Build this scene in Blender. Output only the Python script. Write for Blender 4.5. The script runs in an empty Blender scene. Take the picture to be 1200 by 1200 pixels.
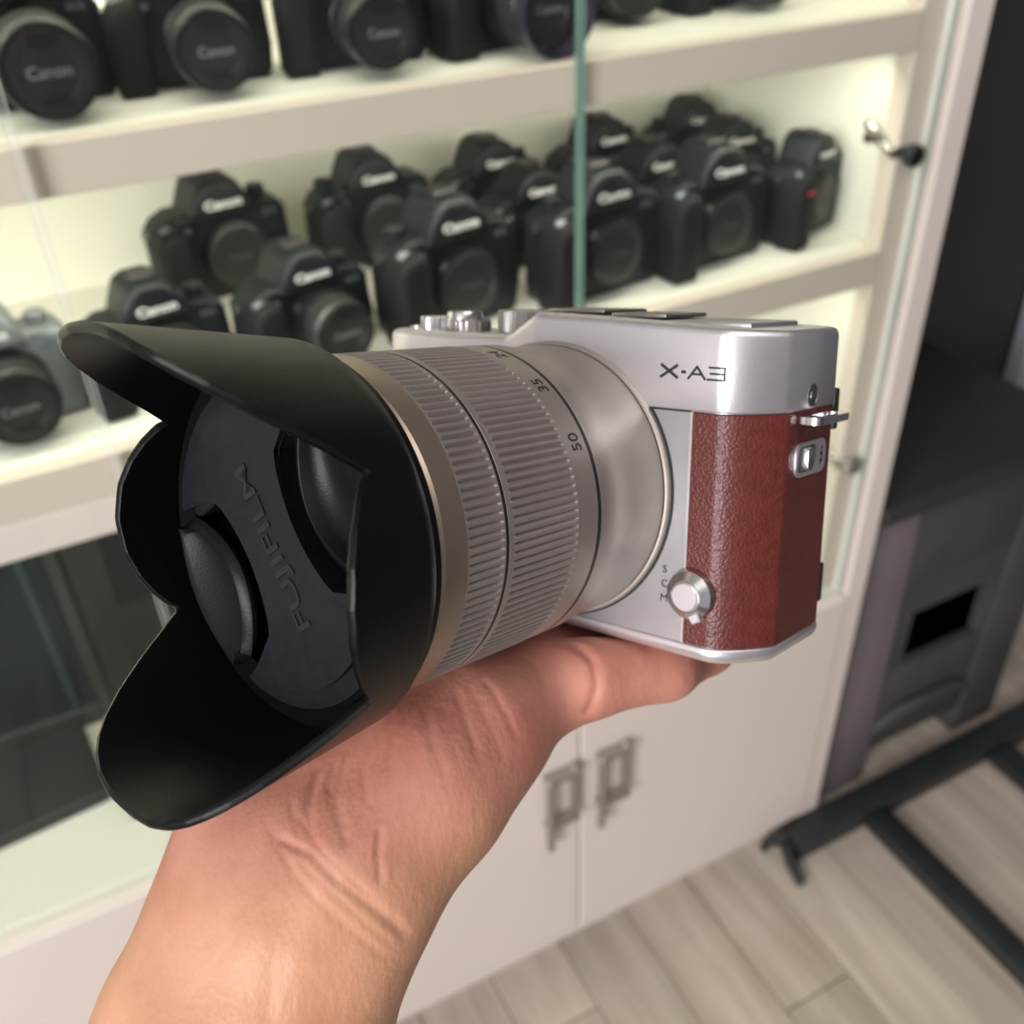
import bpy, bmesh, math, random
import numpy as np
from mathutils import Matrix, Vector, noise
random.seed(7)
S = bpy.context.scene
COL = S.collection

# ------------------------------------------------------------------ camera
F = 1160.0
RC = np.array([[0.88823915, 0.29232229, -0.35437112],
               [-0.45796553, 0.50296175, -0.73300549],
               [-0.03603872, 0.81337393, 0.58062385]])      # camera axes -> world
EYE = np.array([0, 0, 1.43])
cd = bpy.data.cameras.new('camera'); co = bpy.data.objects.new('camera', cd); COL.objects.link(co)
cd.sensor_width = 36; cd.lens = 36 * F / 1200; cd.clip_start = .01; cd.clip_end = 50
m4 = Matrix([list(RC[i]) + [EYE[i]] for i in range(3)] + [[0, 0, 0, 1]])
co.matrix_world = m4
cd.dof.use_dof = True; cd.dof.focus_distance = .172; cd.dof.aperture_fstop = 34.8 / 1.75
cd.dof.aperture_blades = 0
S.camera = co
S.view_settings.view_transform = 'Standard'; S.view_settings.look = 'None'
S.view_settings.gamma = 1; S.view_settings.use_curve_mapping = False
S.view_settings.exposure = 0.1

# ------------------------------------------------------------------ world and lights
w = bpy.data.worlds.new('world'); S.world = w; w.use_nodes = True
bg = w.node_tree.nodes['Background']; bg.inputs[0].default_value = (.82, .84, .90, 1); bg.inputs[1].default_value = .5

def area(name, loc, target, sx, sy, power, col=(1, 1, 1)):
    l = bpy.data.lights.new(name, 'AREA'); l.shape = 'RECTANGLE'; l.size = sx; l.size_y = sy
    l.energy = power; l.color = col
    o = bpy.data.objects.new(name, l); COL.objects.link(o); o.location = loc
    d = Vector(target) - Vector(loc); o.rotation_euler = d.to_track_quat('-Z', 'Y').to_euler()
    return o
area('shop_window_light', (-2.5, -1.35, 1.95), (0, .1, 1.3), 1.5, 1.3, 112, (1, .98, .97))
area('added_overhead_fill', (.3, -.6, 2.85), (.3, -.3, 0), 1.4, 1.0, 12, (1, .96, .92))  # soft overhead light added to the room, no such panel in view
LED = (1, .965, .80)
for nm, z, x0, x1, pw in (('led_light_top', 1.585, -.85, .80, 3.0), ('led_light_middle', 1.214, -.85, .80, 2.5), ('led_light_bottom', .978, -.85, .80, 1.5)):
    l = bpy.data.lights.new(nm, 'AREA'); l.shape = 'RECTANGLE'; l.size = x1 - x0; l.size_y = .012
    l.energy = pw; l.color = LED
    o = bpy.data.objects.new(nm, l); COL.objects.link(o); o.location = ((x0 + x1) / 2, .80, z)
    o.rotation_euler = (math.radians(24), 0, 0)

# ------------------------------------------------------------------ helpers
MATS = {}
def mat(name, col, rough=.5, metal=0.0, var=0.0, vscale=8.0, bump=0.0, bscale=40.0, stretch=None, spec=.5,
        coat=0.0, sss=0.0, col2=None, emit=None, world=False, rnd=0.0, fine=0.0):
    if name in MATS: return MATS[name]
    m = bpy.data.materials.new(name); m.use_nodes = True; MATS[name] = m
    nt = m.node_tree; N = nt.nodes; L = nt.links; b = N['Principled BSDF']
    b.inputs['Base Color'].default_value = (*col, 1); b.inputs['Roughness'].default_value = rough
    b.inputs['Metallic'].default_value = metal; b.inputs['Specular IOR Level'].default_value = spec
    b.inputs['Coat Weight'].default_value = coat
    if sss:
        b.inputs['Subsurface Weight'].default_value = sss; b.inputs['Subsurface Radius'].default_value = (1, .35, .2)
        b.inputs['Subsurface Scale'].default_value = .004
    if emit: b.inputs['Emission Color'].default_value = (*emit[0], 1); b.inputs['Emission Strength'].default_value = emit[1]
    tc = N.new('ShaderNodeTexCoord'); mp = N.new('ShaderNodeMapping'); L.new(tc.outputs['Object'], mp.inputs[0])
    if world:
        g = N.new('ShaderNodeNewGeometry'); L.new(g.outputs['Position'], mp.inputs[0])
    if stretch: mp.inputs['Scale'].default_value = stretch
    if var or col2 or rnd:
        no = N.new('ShaderNodeTexNoise'); no.inputs['Scale'].default_value = vscale; no.inputs['Detail'].default_value = 6
        L.new(mp.outputs[0], no.inputs[0])
        cr = N.new('ShaderNodeValToRGB'); cr.color_ramp.elements[0].position = .3; cr.color_ramp.elements[1].position = .7
        c2 = col2 or tuple(min(1, c * (1 + var)) for c in col)
        c1 = col if col2 else tuple(c * (1 - var) for c in col)
        cr.color_ramp.elements[0].color = (*c1, 1); cr.color_ramp.elements[1].color = (*c2, 1)
        L.new(no.outputs[0], cr.inputs[0]); out = cr.outputs[0]
        if rnd:
            oi = N.new('ShaderNodeObjectInfo'); hs = N.new('ShaderNodeHueSaturation'); mr = N.new('ShaderNodeMapRange')
            mr.inputs[3].default_value = 1 - rnd; mr.inputs[4].default_value = 1 + rnd
            L.new(oi.outputs['Random'], mr.inputs[0]); L.new(mr.outputs[0], hs.inputs['Value']); L.new(out, hs.inputs['Color']); out = hs.outputs[0]
        L.new(out, b.inputs['Base Color'])
    if bump:
        no = N.new('ShaderNodeTexNoise'); no.inputs['Scale'].default_value = bscale; no.inputs['Detail'].default_value = 3
        L.new(mp.outputs[0], no.inputs[0]); bp = N.new('ShaderNodeBump'); bp.inputs['Strength'].default_value = bump
        bp.inputs['Distance'].default_value = .001
        L.new(no.outputs[0], bp.inputs['Height']); L.new(bp.outputs[0], b.inputs['Normal'])
    return m

def mesh_obj(name, verts, faces, m, parent=None, smooth=True, angle=35, sc=1.0):
    me = bpy.data.meshes.new(name)
    v = np.asarray(verts, float) * sc
    me.from_pydata([tuple(a) for a in v], [], [tuple(int(i) for i in f) for f in faces])
    bm = bmesh.new(); bm.from_mesh(me)
    bmesh.ops.recalc_face_normals(bm, faces=bm.faces)
    bm.to_mesh(me); bm.free()
    if smooth:
        me.shade_smooth()
        me.set_sharp_from_angle(angle=math.radians(angle))
    if m: me.materials.append(m)
    o = bpy.data.objects.new(name, me); COL.objects.link(o)
    if parent: o.parent = parent
    return o

class MB:
    """collects shapes; build() links them as one mesh object"""
    def __init__(s): s.bm = bmesh.new()
    def box(s, x0, x1, y0, y1, z0, z1, bev=0, seg=2):
        r = bmesh.ops.create_cube(s.bm, size=1)
        vs = r['verts']
        for v in vs:
            v.co = Vector(((x0 + x1) / 2 + v.co.x * (x1 - x0), (y0 + y1) / 2 + v.co.y * (y1 - y0), (z0 + z1) / 2 + v.co.z * (z1 - z0)))
        if bev:
            es = list({e for v in vs for e in v.link_edges})
            bmesh.ops.bevel(s.bm, geom=es, offset=bev, segments=seg, affect='EDGES', profile=.5)
        return s
    def lathe(s, prof, M=None, n=32, cap=True):
        """prof: list of (r, h) around local Z"""
        M = M or Matrix.Identity(4); rings = []
        for r, h in prof:
            rings.append([s.bm.verts.new(M @ Vector((r * math.cos(2 * math.pi * i / n), r * math.sin(2 * math.pi * i / n), h))) for i in range(n)])
        for a, b in zip(rings, rings[1:]):
            for i in range(n):
                s.bm.faces.new((a[i], a[(i + 1) % n], b[(i + 1) % n], b[i]))
        if cap:
            s.bm.faces.new(rings[0][::-1]); s.bm.faces.new(rings[-1])
        return s
    def prism(s, poly, h0, h1, M=None, bev=0, seg=2):
        """poly in local XY, extruded along Z from h0 to h1"""
        M = M or Matrix.Identity(4)
        a = [s.bm.verts.new(M @ Vector((x, y, h0))) for x, y in poly]
        b = [s.bm.verts.new(M @ Vector((x, y, h1))) for x, y in poly]
        n = len(poly); fs = []
        for i in range(n): fs.append(s.bm.faces.new((a[i], a[(i + 1) % n], b[(i + 1) % n], b[i])))
        fs.append(s.bm.faces.new(a[::-1])); top = s.bm.faces.new(b); fs.append(top)
        if bev:
            bmesh.ops.bevel(s.bm, geom=list(top.edges), offset=bev, segments=seg, affect='EDGES', profile=.5)
        return s
    def tube(s, pts, r, n=10):
        rings = []
        for i, p in enumerate(pts):
            p = Vector(p); d = (Vector(pts[min(i + 1, len(pts) - 1)]) - Vector(pts[max(i - 1, 0)])).normalized()
            q = d.to_track_quat('Z', 'Y'); rr = r[i] if isinstance(r, (list, tuple)) else r
            rings.append([s.bm.verts.new(p + q @ Vector((rr * math.cos(2 * math.pi * k / n), rr * math.sin(2 * math.pi * k / n), 0))) for k in range(n)])
        for a, b in zip(rings, rings[1:]):
            for i in range(n): s.bm.faces.new((a[i], a[(i + 1) % n], b[(i + 1) % n], b[i]))
        s.bm.faces.new(rings[0][::-1]); s.bm.faces.new(rings[-1]); return s
    def build(s, name, m, parent=None, smooth=True, angle=35, sc=1.0, M=None):
        if M is not None: bmesh.ops.transform(s.bm, matrix=M, verts=s.bm.verts)
        if sc != 1.0: bmesh.ops.scale(s.bm, vec=(sc, sc, sc), verts=s.bm.verts)
        bmesh.ops.recalc_face_normals(s.bm, faces=s.bm.faces)
        me = bpy.data.meshes.new(name); s.bm.to_mesh(me); s.bm.free()
        if smooth: me.shade_smooth(); me.set_sharp_from_angle(angle=math.radians(angle))
        if m: me.materials.append(m)
        o = bpy.data.objects.new(name, me); COL.objects.link(o)
        if parent: o.parent = parent
        return o

def tag(o, label=None, cat=None, group=None, kind=None):
    if label: o['label'] = label
    if cat: o['category'] = cat
    if group: o['group'] = group
    if kind: o['kind'] = kind
    return o
def empty(name, loc=(0, 0, 0), rz=0):
    o = bpy.data.objects.new(name, None); COL.objects.link(o); o.location = loc; o.rotation_euler = (0, 0, rz); o.empty_display_size = .02
    return o
def MX(origin, ex, ey):
    ex = Vector(ex).normalized(); ey = Vector(ey).normalized(); ez = ex.cross(ey)
    return Matrix(((ex.x, ey.x, ez.x, origin[0]), (ex.y, ey.y, ez.y, origin[1]), (ex.z, ey.z, ez.z, origin[2]), (0, 0, 0, 1)))
def text_mesh(txt, size, ext=.0, align='CENTER', xs=1.0, res=3, bold=0):
    c = bpy.data.curves.new('t', 'FONT'); c.body = txt; c.size = size; c.extrude = ext; c.align_x = align; c.align_y = 'CENTER'
    c.resolution_u = res; c.offset = bold
    o = bpy.data.objects.new('t', c); COL.objects.link(o); bpy.context.view_layer.update()
    me = bpy.data.meshes.new_from_object(o); bpy.data.objects.remove(o)
    co_ = np.array([v.co[:] for v in me.vertices]); co_[:, 0] *= xs
    fs = [list(p.vertices) for p in me.polygons]; bpy.data.meshes.remove(me)
    return co_, fs
def apply_m(M, v):
    A = np.array(M); return v @ A[:3, :3].T + A[:3, 3]

# ------------------------------------------------------------------ materials
CREAM = mat('cream_laminate', (.80, .79, .70), .5, var=.03, vscale=3)
BEIGE = mat('beige_laminate', (.66, .575, .50), .45, var=.03, vscale=3)
BEIGE_L = mat('light_beige_laminate', (.76, .67, .615), .45, var=.02, vscale=3)
WHITE = mat('white_plastic', (.85, .83, .78), .4, var=.02)
CHROME = mat('chrome', (.55, .54, .52), .22, 1.0, var=.04)
BLACKM = mat('black_metal', (.018, .022, .022), .45, var=.2, vscale=30)
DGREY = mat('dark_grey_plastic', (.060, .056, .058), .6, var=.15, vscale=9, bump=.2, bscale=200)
DWALL = mat('charcoal_wall_paint', (.050, .047, .052), .8, var=.08, vscale=4)

# ================================================================== SETTING
Z = 1.43
tag(MB().box(-2.6, 3.2, -3.0, 1.3, -.06, -.012).build('floor', mat('floor_base', (.12, .10, .085), .8, var=.1), smooth=False), kind='structure')
floor = bpy.data.objects['floor']
WOOD = mat('grey_oak_plank', (.36, .295, .235), .55, vscale=3.2, col2=(.56, .48, .405), stretch=(9, .9, 1), bump=.15, bscale=30, world=True, rnd=.10)
pw, plen = .118, 1.22
pm = None
for i in range(-9, 22):
    off = (i * .37) % 1 * plen
    for j in range(-2, 2):
        y1 = 1.26 - off + (1 - j - 1) * plen + plen * .6
        y0 = y1 - plen
        if y0 > 1.25: continue
        if pm is None:
            p0 = MB().box(-pw / 2 + .001, pw / 2 - .001, -plen / 2 + .001, plen / 2 - .001, -.012, 0, .0012, 1).build('plank', WOOD, floor, smooth=False); pm = p0; o = p0
        else:
            o = pm.copy(); COL.objects.link(o)
        o.parent = floor; o.location = (i * pw, (y0 + y1) / 2, random.uniform(-.0003, .0003))
tag(MB().box(-2.6, 3.2, 1.26, 1.34, 0, 2.9).build('wall_back', DWALL, smooth=False), kind='structure')
GW = mat('unseen_wall_grey', (.20, .20, .22), .8, var=.04)
tag(MB().box(3.15, 3.25, -3.0, 1.26, 0, 2.9).build('unseen_wall_right', GW, smooth=False), kind='structure')  # out of view, added to darken reflections from the right
tag(MB().box(-.4, 3.15, -3.0, -2.9, 0, 2.9).build('unseen_wall_front', GW, smooth=False), kind='structure')  # out of view behind the eye, added to darken reflections
tag(MB().box(-2.6, 3.25, -3.0, 1.34, 2.9, 2.98).build('unseen_ceiling', mat('unseen_ceiling_grey', (.62, .62, .62), .8, var=.02), smooth=False), kind='structure')  # out of view, added so sky light enters only from the left
# pale door leaf beside the dark wall
dr = MB().box(1.82, 2.7, 1.215, 1.255, .012, 2.1, .004, 1).build('door_1', mat('pale_lavender_door', (.52, .52, .60), .5, var=.03), smooth=False); tag(dr, kind='structure')
MB().box(1.95, 2.55, 1.205, 1.2155, 1.1, 1.95, .004, 1).build('door_panel', MATS['pale_lavender_door'], dr, smooth=False)
MB().tube([(1.88, 1.21, 1.0), (1.88, 1.17, 1.02), (1.88, 1.17, 1.16), (1.88, 1.21, 1.18)], .008).build('door_handle', CHROME, dr)

# ================================================================== DISPLAY CABINET
FY = .75
cab = empty('display_cabinet', (0, FY, 0)); tag(cab, 'tall cream and beige display cabinet with glass doors and lit shelves of cameras', 'cabinet')
def cb(name, m, *a, bev=.0015, parent=cab, seg=1):
    o = MB().box(a[0], a[1], a[2] - FY, a[3] - FY, a[4], a[5], bev, seg).build(name, m, parent, smooth=False); return o
BACK = 1.13
cb('back_panel', CREAM, -.93, .86, BACK, BACK + .012, .06, 1.75)
cb('side_panel', BEIGE_L, .868, .902, FY - .012, BACK + .012, .012, 1.78)      # outer right
cb('inner_side_panel', CREAM, .845, .862, FY + .018, BACK, .53, 1.74)
cb('frame_stile', BEIGE, .826, .858, FY + .006, FY + .03, .53, 1.74)
cb('stile_gap_strip', WHITE, .8585, .8675, FY + .0, FY + .03, .06, 1.74)
cb('side_panel', BEIGE_L, -.965, -.93, FY - .012, BACK + .012, .012, 1.78)
cb('top_panel', BEIGE_L, -.93, .868, FY, BACK, 1.74, 1.78)
def shelf(z1, th, y0=FY + .004):
    s = MB().box(-.929, .845, y0 + .018 - FY, BACK - FY, z1 - .018, z1, .001, 1).build('shelf', CREAM, cab, smooth=False)
    MB().box(-.929, .8255, y0 - FY, y0 + .018 - FY, z1 - th, z1 + .0004, .001, 1).build('shelf_fascia', BEIGE, s, smooth=False)
    MB().box(-.92, .82, .043, .057, z1 - .0235, z1 - .0185, .001, 1).build('led_strip', mat('led_strip_diffuser', (.9, .9, .8), .5, emit=((1, .98, .8), 2.0)), s, smooth=False)
    return s
Z1, Z2, Z3 = Z - .173, Z - .4125, Z - .90
shelf(Z1, .036); shelf(Z2, .038); shelf(Z + .19, .036)
cb('lower_rail', BEIGE_L, -.929, .30, FY + .004, FY + .02, Z2 - .073, Z2 - .0385)
cb('cupboard_top', CREAM, -.929, .86, FY + .002, BACK, Z3 - .018, Z3)
cb('toe_board', BEIGE_L, -.929, .868, FY + .004, FY + .02, .0, .045)
# cupboard doors with bar handles, each with its cast shadow built as a square loop
def cup_door(x0, x1, hx):
    d = cb('cupboard_door', BEIGE_L, x0, x1, FY - .016, FY + .0015, .048, Z3 - .012, bev=.002)
    z0, z1, y = .262, .43, -.016
    h = MB()
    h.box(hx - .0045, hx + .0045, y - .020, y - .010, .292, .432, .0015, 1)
    h.box(hx + .036, hx + .046, y - .012, y + .001, .340, .432, .0015, 1)  # loop upright and crosspieces: shadow of bar and standoffs, modelled as metal
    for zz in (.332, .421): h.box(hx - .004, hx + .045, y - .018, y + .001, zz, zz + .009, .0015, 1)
    h.build('handle_and_shadow_loop', mat('handle_and_shadow_metal', (.42, .38, .35), .35, .8), d, smooth=False)
    return d
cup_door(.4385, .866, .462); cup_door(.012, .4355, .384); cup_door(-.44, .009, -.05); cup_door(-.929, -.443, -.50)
MB().lathe([(.008, .001), (.013, .004), (.014, .014), (.010, .022), (.002, .025)], Matrix.Translation((.888, -.026, 0)), 20).build('corner_foot', WHITE, cab)
# glass doors
def glass_mat():
    m = bpy.data.materials.new('door_glass'); m.use_nodes = True; nt = m.node_tree; N = nt.nodes; L = nt.links
    N.remove(N['Principled BSDF']); out = N['Material Output']
    tr = N.new('ShaderNodeBsdfTransparent'); tr.inputs[0].default_value = (.975, .985, .975, 1)
    gl = N.new('ShaderNodeBsdfGlossy'); gl.inputs['Roughness'].default_value = .02; gl.inputs[0].default_value = (.9, 1, .97, 1)
    df = N.new('ShaderNodeBsdfDiffuse'); df.inputs[0].default_value = (.6, .62, .6, 1)
    fr = N.new('ShaderNodeFresnel'); fr.inputs[0].default_value = 1.45
    mx = N.new('ShaderNodeMixShader'); gg = N.new('ShaderNodeNewGeometry'); mm = N.new('ShaderNodeMath'); mm.operation = 'MULTIPLY_ADD'; mm.inputs[1].default_value = -1; mm.inputs[2].default_value = 1; L.new(gg.outputs['Backfacing'], mm.inputs[0]); m3 = N.new('ShaderNodeMath'); m3.operation = 'MULTIPLY'; L.new(fr.outputs[0], m3.inputs[0]); L.new(mm.outputs[0], m3.inputs[1]); L.new(m3.outputs[0], mx.inputs[0]); L.new(tr.outputs[0], mx.inputs[1]); L.new(gl.outputs[0], mx.inputs[2])
    no = N.new('ShaderNodeTexNoise'); no.inputs['Scale'].default_value = 3.5; no.inputs['Detail'].default_value = 4
    g = N.new('ShaderNodeNewGeometry'); L.new(g.outputs['Position'], no.inputs[0])
    mr = N.new('ShaderNodeMapRange'); mr.inputs[1].default_value = .4; mr.inputs[2].default_value = .75; mr.inputs[3].default_value = .0; mr.inputs[4].default_value = .012
    L.new(no.outputs[0], mr.inputs[0])
    m2 = N.new('ShaderNodeMixShader'); L.new(mr.outputs[0], m2.inputs[0]); L.new(mx.outputs[0], m2.inputs[1]); L.new(df.outputs[0], m2.inputs[2])
    L.new(m2.outputs[0], out.inputs[0]); return m
GLASS = glass_mat()
GEDGE = mat('green_glass_edge', (.21, .35, .30), .2, var=.1, vscale=20)
def glass_door(x0, x1, hinge):
    d = cb('glass_door', GLASS, x0 + .001, x1 - .001, FY - .008, FY - .002, Z3 - .008, 1.735, bev=0)
    for x in (x0, x1 - .001):
        cb('glass_edge', GEDGE if .4 < x < .5 or x < -.1 else mat('pale_edge_strip', (.62, .66, .60), .3), x, x + .001, FY - .0081, FY - .0019, Z3 - .008, 1.735, bev=0, parent=d)
    if hinge is not None:
        for z in (Z - .307, Z - .69):
            h = MB(); M = Matrix.Translation((hinge, .02, z))
            h.box(hinge - .018, hinge + .004, .004, .012, z - .006, z + .006, .002, 2)
            h.tube([(hinge - .012, .012, z), (hinge - .016, .035, z + .014), (hinge - .014, .05, z + .022)], [.006, .0065, .005], 10)
            h.tube([(hinge - .014, .03, z + .01), (hinge - .030, .034, z + .012)], [.007, .006], 10)
            h.build('hinge_arm', CHROME, d)
            h = MB(); h.lathe([(.0105, -.006), (.0115, -.004), (.0115, .004), (.009, .006)], Matrix.Translation((hinge + .004, -.002, z - .004)) @ Matrix.Rotation(math.pi / 2, 4, 'X'), 20)
            h.build('hinge_cup', BLACKM if z > 1.0 else CHROME, d)
    return d
glass_door(.441, .858, .838); glass_door(.012, .4375, None); glass_door(-.435, .009, None); glass_door(-.925, -.438, None)

# ---- black dry box and laptops on the bottom compartment
BLK = mat('satin_black_panel', (.008, .009, .009), .5, var=.2)
TEAL = mat('dark_teal_glass', (.003, .011, .012), .3, var=.35, vscale=5, spec=.15)
db = empty('dry_cabinet', (-.2, 1.0, Z3)); tag(db, 'large black dry box with dark teal glass door inside the bottom compartment', 'storage box')
MB().box(-.45, .50, .012, .12, 0, .40, .004, 2).build('box_body', BLK, db, smooth=False)
MB().box(-.44, .112, 0, .0115, .03, .395, .002, 1).build('glass_front', TEAL, db, smooth=False)
MB().box(.1125, .126, -.006, .0115, .006, .398, .002, 1).build('door_frame', mat('grey_green_frame', (.015, .02, .018), .4), db, smooth=False)
MB().box(.084, .092, -.003, -.0002, .03, .395, .001, 1).build('door_frame', mat('teal_metal_trim', (.01, .03, .033), .3), db, smooth=False)
MB().box(.13, .49, 0, .0115, .006, .395, .002, 1).build('side_front', mat('black_door_skin', (.005, .006, .006), .5), db, smooth=False)
MB().box(-.44, .112, -.005, .0115, .0, .029, .002, 1).build('bottom_rail', mat('dark_grey_rail', (.012, .014, .014), .5), db, smooth=False)
def laptop(x, y, rz, label, wdt, dp):
    t = empty('laptop', (x, y, Z3), rz); tag(t, label, 'laptop', None)
    MB().box(-wdt / 2, wdt / 2, -dp / 2, dp / 2, .0, .012, .004, 2).build('base', BLK, t, smooth=False)
    MB().box(-wdt / 2, wdt / 2, -dp / 2, dp / 2, .0125, .019, .003, 2).build('lid', mat('laptop_lid_grey', (.010, .011, .013), .5), t, smooth=False)
    MB().box(-wdt / 2 + .01, -wdt / 2 + .04, -dp / 2 + .008, -dp / 2 + .018, .0191, .0196).build('sticker', WHITE, t, smooth=False)
    return t
laptop(-.225, .915, .10, 'closed black laptop lying flat in front of the dry box, leftmost', .24, .125)
laptop(-.02, .885, .12, 'dark grey laptop lying flat, half hidden behind the lens hood', .14, .11)

# ================================================================== DSLR CAMERAS ON SHELVES
CB = mat('black_camera_body', (.005, .0078, .0095), .42, spec=.32, var=.2, vscale=60, bump=.3, bscale=900)
CG = mat('camera_rubber_grip', (.0045, .0055, .006), .6, spec=.25, var=.2, bump=.5, bscale=1500)
CL = mat('lens_barrel_black', (.009, .010, .012), .33, var=.1)
CR = mat('lens_zoom_rubber', (.010, .011, .011), .7, bump=.4, bscale=600)
LOGO = mat('white_logo_paint', (.75, .77, .74), .4)
GREYP = mat('grey_button', (.20, .23, .26), .3, .5)
REDP = mat('red_paint', (.5, .03, .03), .4)
CAPM = mat('lens_cap_black', (.014, .016, .016), .4, bump=.2, bscale=400)
def dslr(kind, h=1.0, lens=None, redmark=False, hood=False, sc=.9, grey=False):
    """front faces local -Y; base at z=0; origin at the base centre"""
    t = empty('slr_camera'); t.scale = (sc, sc, sc)
    h *= 1.06; H = .078 * h
    # body: rounded slab with sloping shoulders
    poly = [(-.066, .004), (-.062, 0), (.062, 0), (.068, .006), (.070, .03), (.069, H - .012), (.063, H - .002), (.045, H), (-.045, H + .001), (-.060, H - .006), (-.068, H - .016), (-.069, .02)]
    M = MX((0, .022, 0), (1, 0, 0), (0, 0, 1))
    CB = mat('reflection_grey_camera_body', (.16, .18, .185), .4, var=.2, vscale=40) if grey else MATS['black_camera_body']  # grey body stands in for a reflection on the door glass
    MB().prism(poly, 0, .042, M, .005, 3).build('body', CB, t)
    # grip
    g = [(-.074, .004), (-.070, 0), (-.044, 0), (-.040, .006), (-.040, H - .012), (-.046, H - .004), (-.066, H - .008), (-.074, H - .02)]
    MB().prism(g, .030, .068, M, .009, 3).build('grip', CG, t)
    # prism hump
    hp = [(-.034, H - .006), (.036, H - .006), (.030, H + .010), (.020, H + .027), (.010, H + .032), (-.010, H + .032), (-.020, H + .027), (-.028, H + .010)]
    pr = MB().prism(hp, -.004, .052, M, .008, 3).build('prism_housing', CB, t)
    MB().box(-.011, .013, -.008, .012, H + .031, H + .0345, .001, 1).build('hot_shoe', CL, pr)
    v, f_ = text_mesh('Canon', .0120, .0004, xs=1.2, bold=.0003)
    mesh_obj('logo', apply_m(MX((.001, -.0312, H + .0085), (1, 0, 0), (0, 0, 1)), v), f_, LOGO, t, smooth=False)
    # controls
    MB().lathe([(.0095, H - .003), (.0095, H + .009), (.0085, H + .010)], Matrix.Translation((-.049 if kind == 'pro' else .048, .004, 0)), 20).build('mode_dial', CB, t)
    MB().lathe([(.008, 0), (.008, .004), (.006, .006)], Matrix.Translation((-.057, -.026, H - .012)) @ Matrix.Rotation(.5, 4, 'X'), 16).build('shutter_button', GREYP, t)
    MB().lathe([(.0035, 0), (.003, .003)], MX((-.036, -.019, H - .014), (1, 0, 0), (0, 0, 1)), 12).build('lamp_window', GREYP, t)
    v, f_ = text_mesh('EOS', .008, .0003)
    mesh_obj('model_lettering', apply_m(MX((.050, -.0206, H - .012), (1, 0, 0), (0, 0, 1)), v), f_, GREYP, t, smooth=False)
    if redmark: MB().box(-.066, -.050, -.0478, -.0458, H - .030, H - .025, .001, 1).build('red_grip_mark', REDP, t)
    # strap lugs
    for sx in (-1, 1):
        MB().tube([(sx * .068, .0, H - .012), (sx * .075, -.002, H - .010), (sx * .075, -.002, H - .018), (sx * .068, 0, H - .016)], .0012, 6).build('strap_lug', CHROME, t)
    LM = MX((.008, -.018, .038 * h), (1, 0, 0), (0, 0, 1))
    MB().lathe([(.036, -.006), (.036, .003), (.033, .009), (.031, .010)], LM, 40).build('mount_ring', CL, t)
    if lens is None:
        c = MB().lathe([(.0305, .008), (.0315, .010), (.0315, .014), (.029, .0155), (.024, .0155), (.023, .0145)], LM, 40).build('body_cap', CAPM, t)
        v, f_ = text_mesh('Canon', .009, .0003); mesh_obj('cap_lettering', apply_m(LM @ Matrix.Translation((0, 0, .0148)), v), f_, mat('embossed_grey', (.07, .08, .08), .4), c, smooth=False)
    else:
        Lh, R = lens
        pf = [(.031, .009), (.032, .016), (R * .93, .022), (R * .95, Lh * .35), (R * .92, Lh * .36), (R * .92, Lh * .42), (R, Lh * .44)]
        b = MB().lathe(pf + [(R, Lh * .80), (R * .96, Lh * .82), (R * .96, Lh * .95), (R * .94, Lh), (R * .86, Lh), (R * .85, Lh - .003)], LM, 48).build('lens_barrel', CL, t)
        MB().lathe([(R + .0002, Lh * .47), (R + .0012, Lh * .49), (R + .0012, Lh * .74), (R + .0002, Lh * .76)], LM, 48, cap=False).build('zoom_ring', CR, b)
        MB().lathe([(R * .965, Lh * .84), (R * .972, Lh * .85), (R * .965, Lh * .86)], LM, 48, cap=False).build('silver_ring', mat('satin_silver_ring', (.35, .36, .37), .3, .8), b)
        c = MB().lathe([(R * .84, Lh - .004), (R * .84, Lh - .001), (R * .6, Lh - .0012), (R * .58, Lh - .002)], LM, 40).build('lens_cap', CAPM, t)
        v, f_ = text_mesh('Canon', R * .34, .0003); mesh_obj('cap_lettering', apply_m(LM @ Matrix.Translation((0, 0, Lh - .0018)), v), f_, mat('cap_logo_grey', (.22, .24, .23), .4), c, smooth=False)
        for sx in (-1, 1):
            MB().box(-R * .3, R * .3, -.004, .004, -.0004, .0008).build('pinch_grip', CL, c, smooth=False, M=LM @ Matrix.Translation((0, sx * R * .62, Lh - .001)))
        if hood:
            MB().lathe([(R * 1.0, Lh * .86), (R * 1.08, Lh * .9), (R * 1.2, Lh * 1.22), (R * 1.16, Lh * 1.22), (R * 1.02, Lh * .92)], LM, 48, cap=False).build('round_hood', mat('violet_black_hood', (.035, .035, .055), .3), t)
    return t
def clone(t):
    def rec(o, par):
        c = o.copy(); COL.objects.link(c); c.parent = par
        for ch in list(o.children): rec(ch, c)
        return c
    return rec(t, None)
protos = {}
def place(kind, x, y, z, rz, label, group, **kw):
    key = (kind, tuple(sorted((a, str(b)) for a, b in kw.items())))
    if key in protos: o = clone(protos[key])
    else: o = dslr(kind, **kw); protos[key] = o
    o.location = (x, y, z); o.rotation_euler = (0, 0, math.radians(rz)); tag(o, label, 'camera', group)
    return o
GM = 'black cameras on the middle shelf'; GT = 'black cameras with lenses on the top shelf'
ZM = Z2 + .0005; ZT = Z1 + .0005
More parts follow.
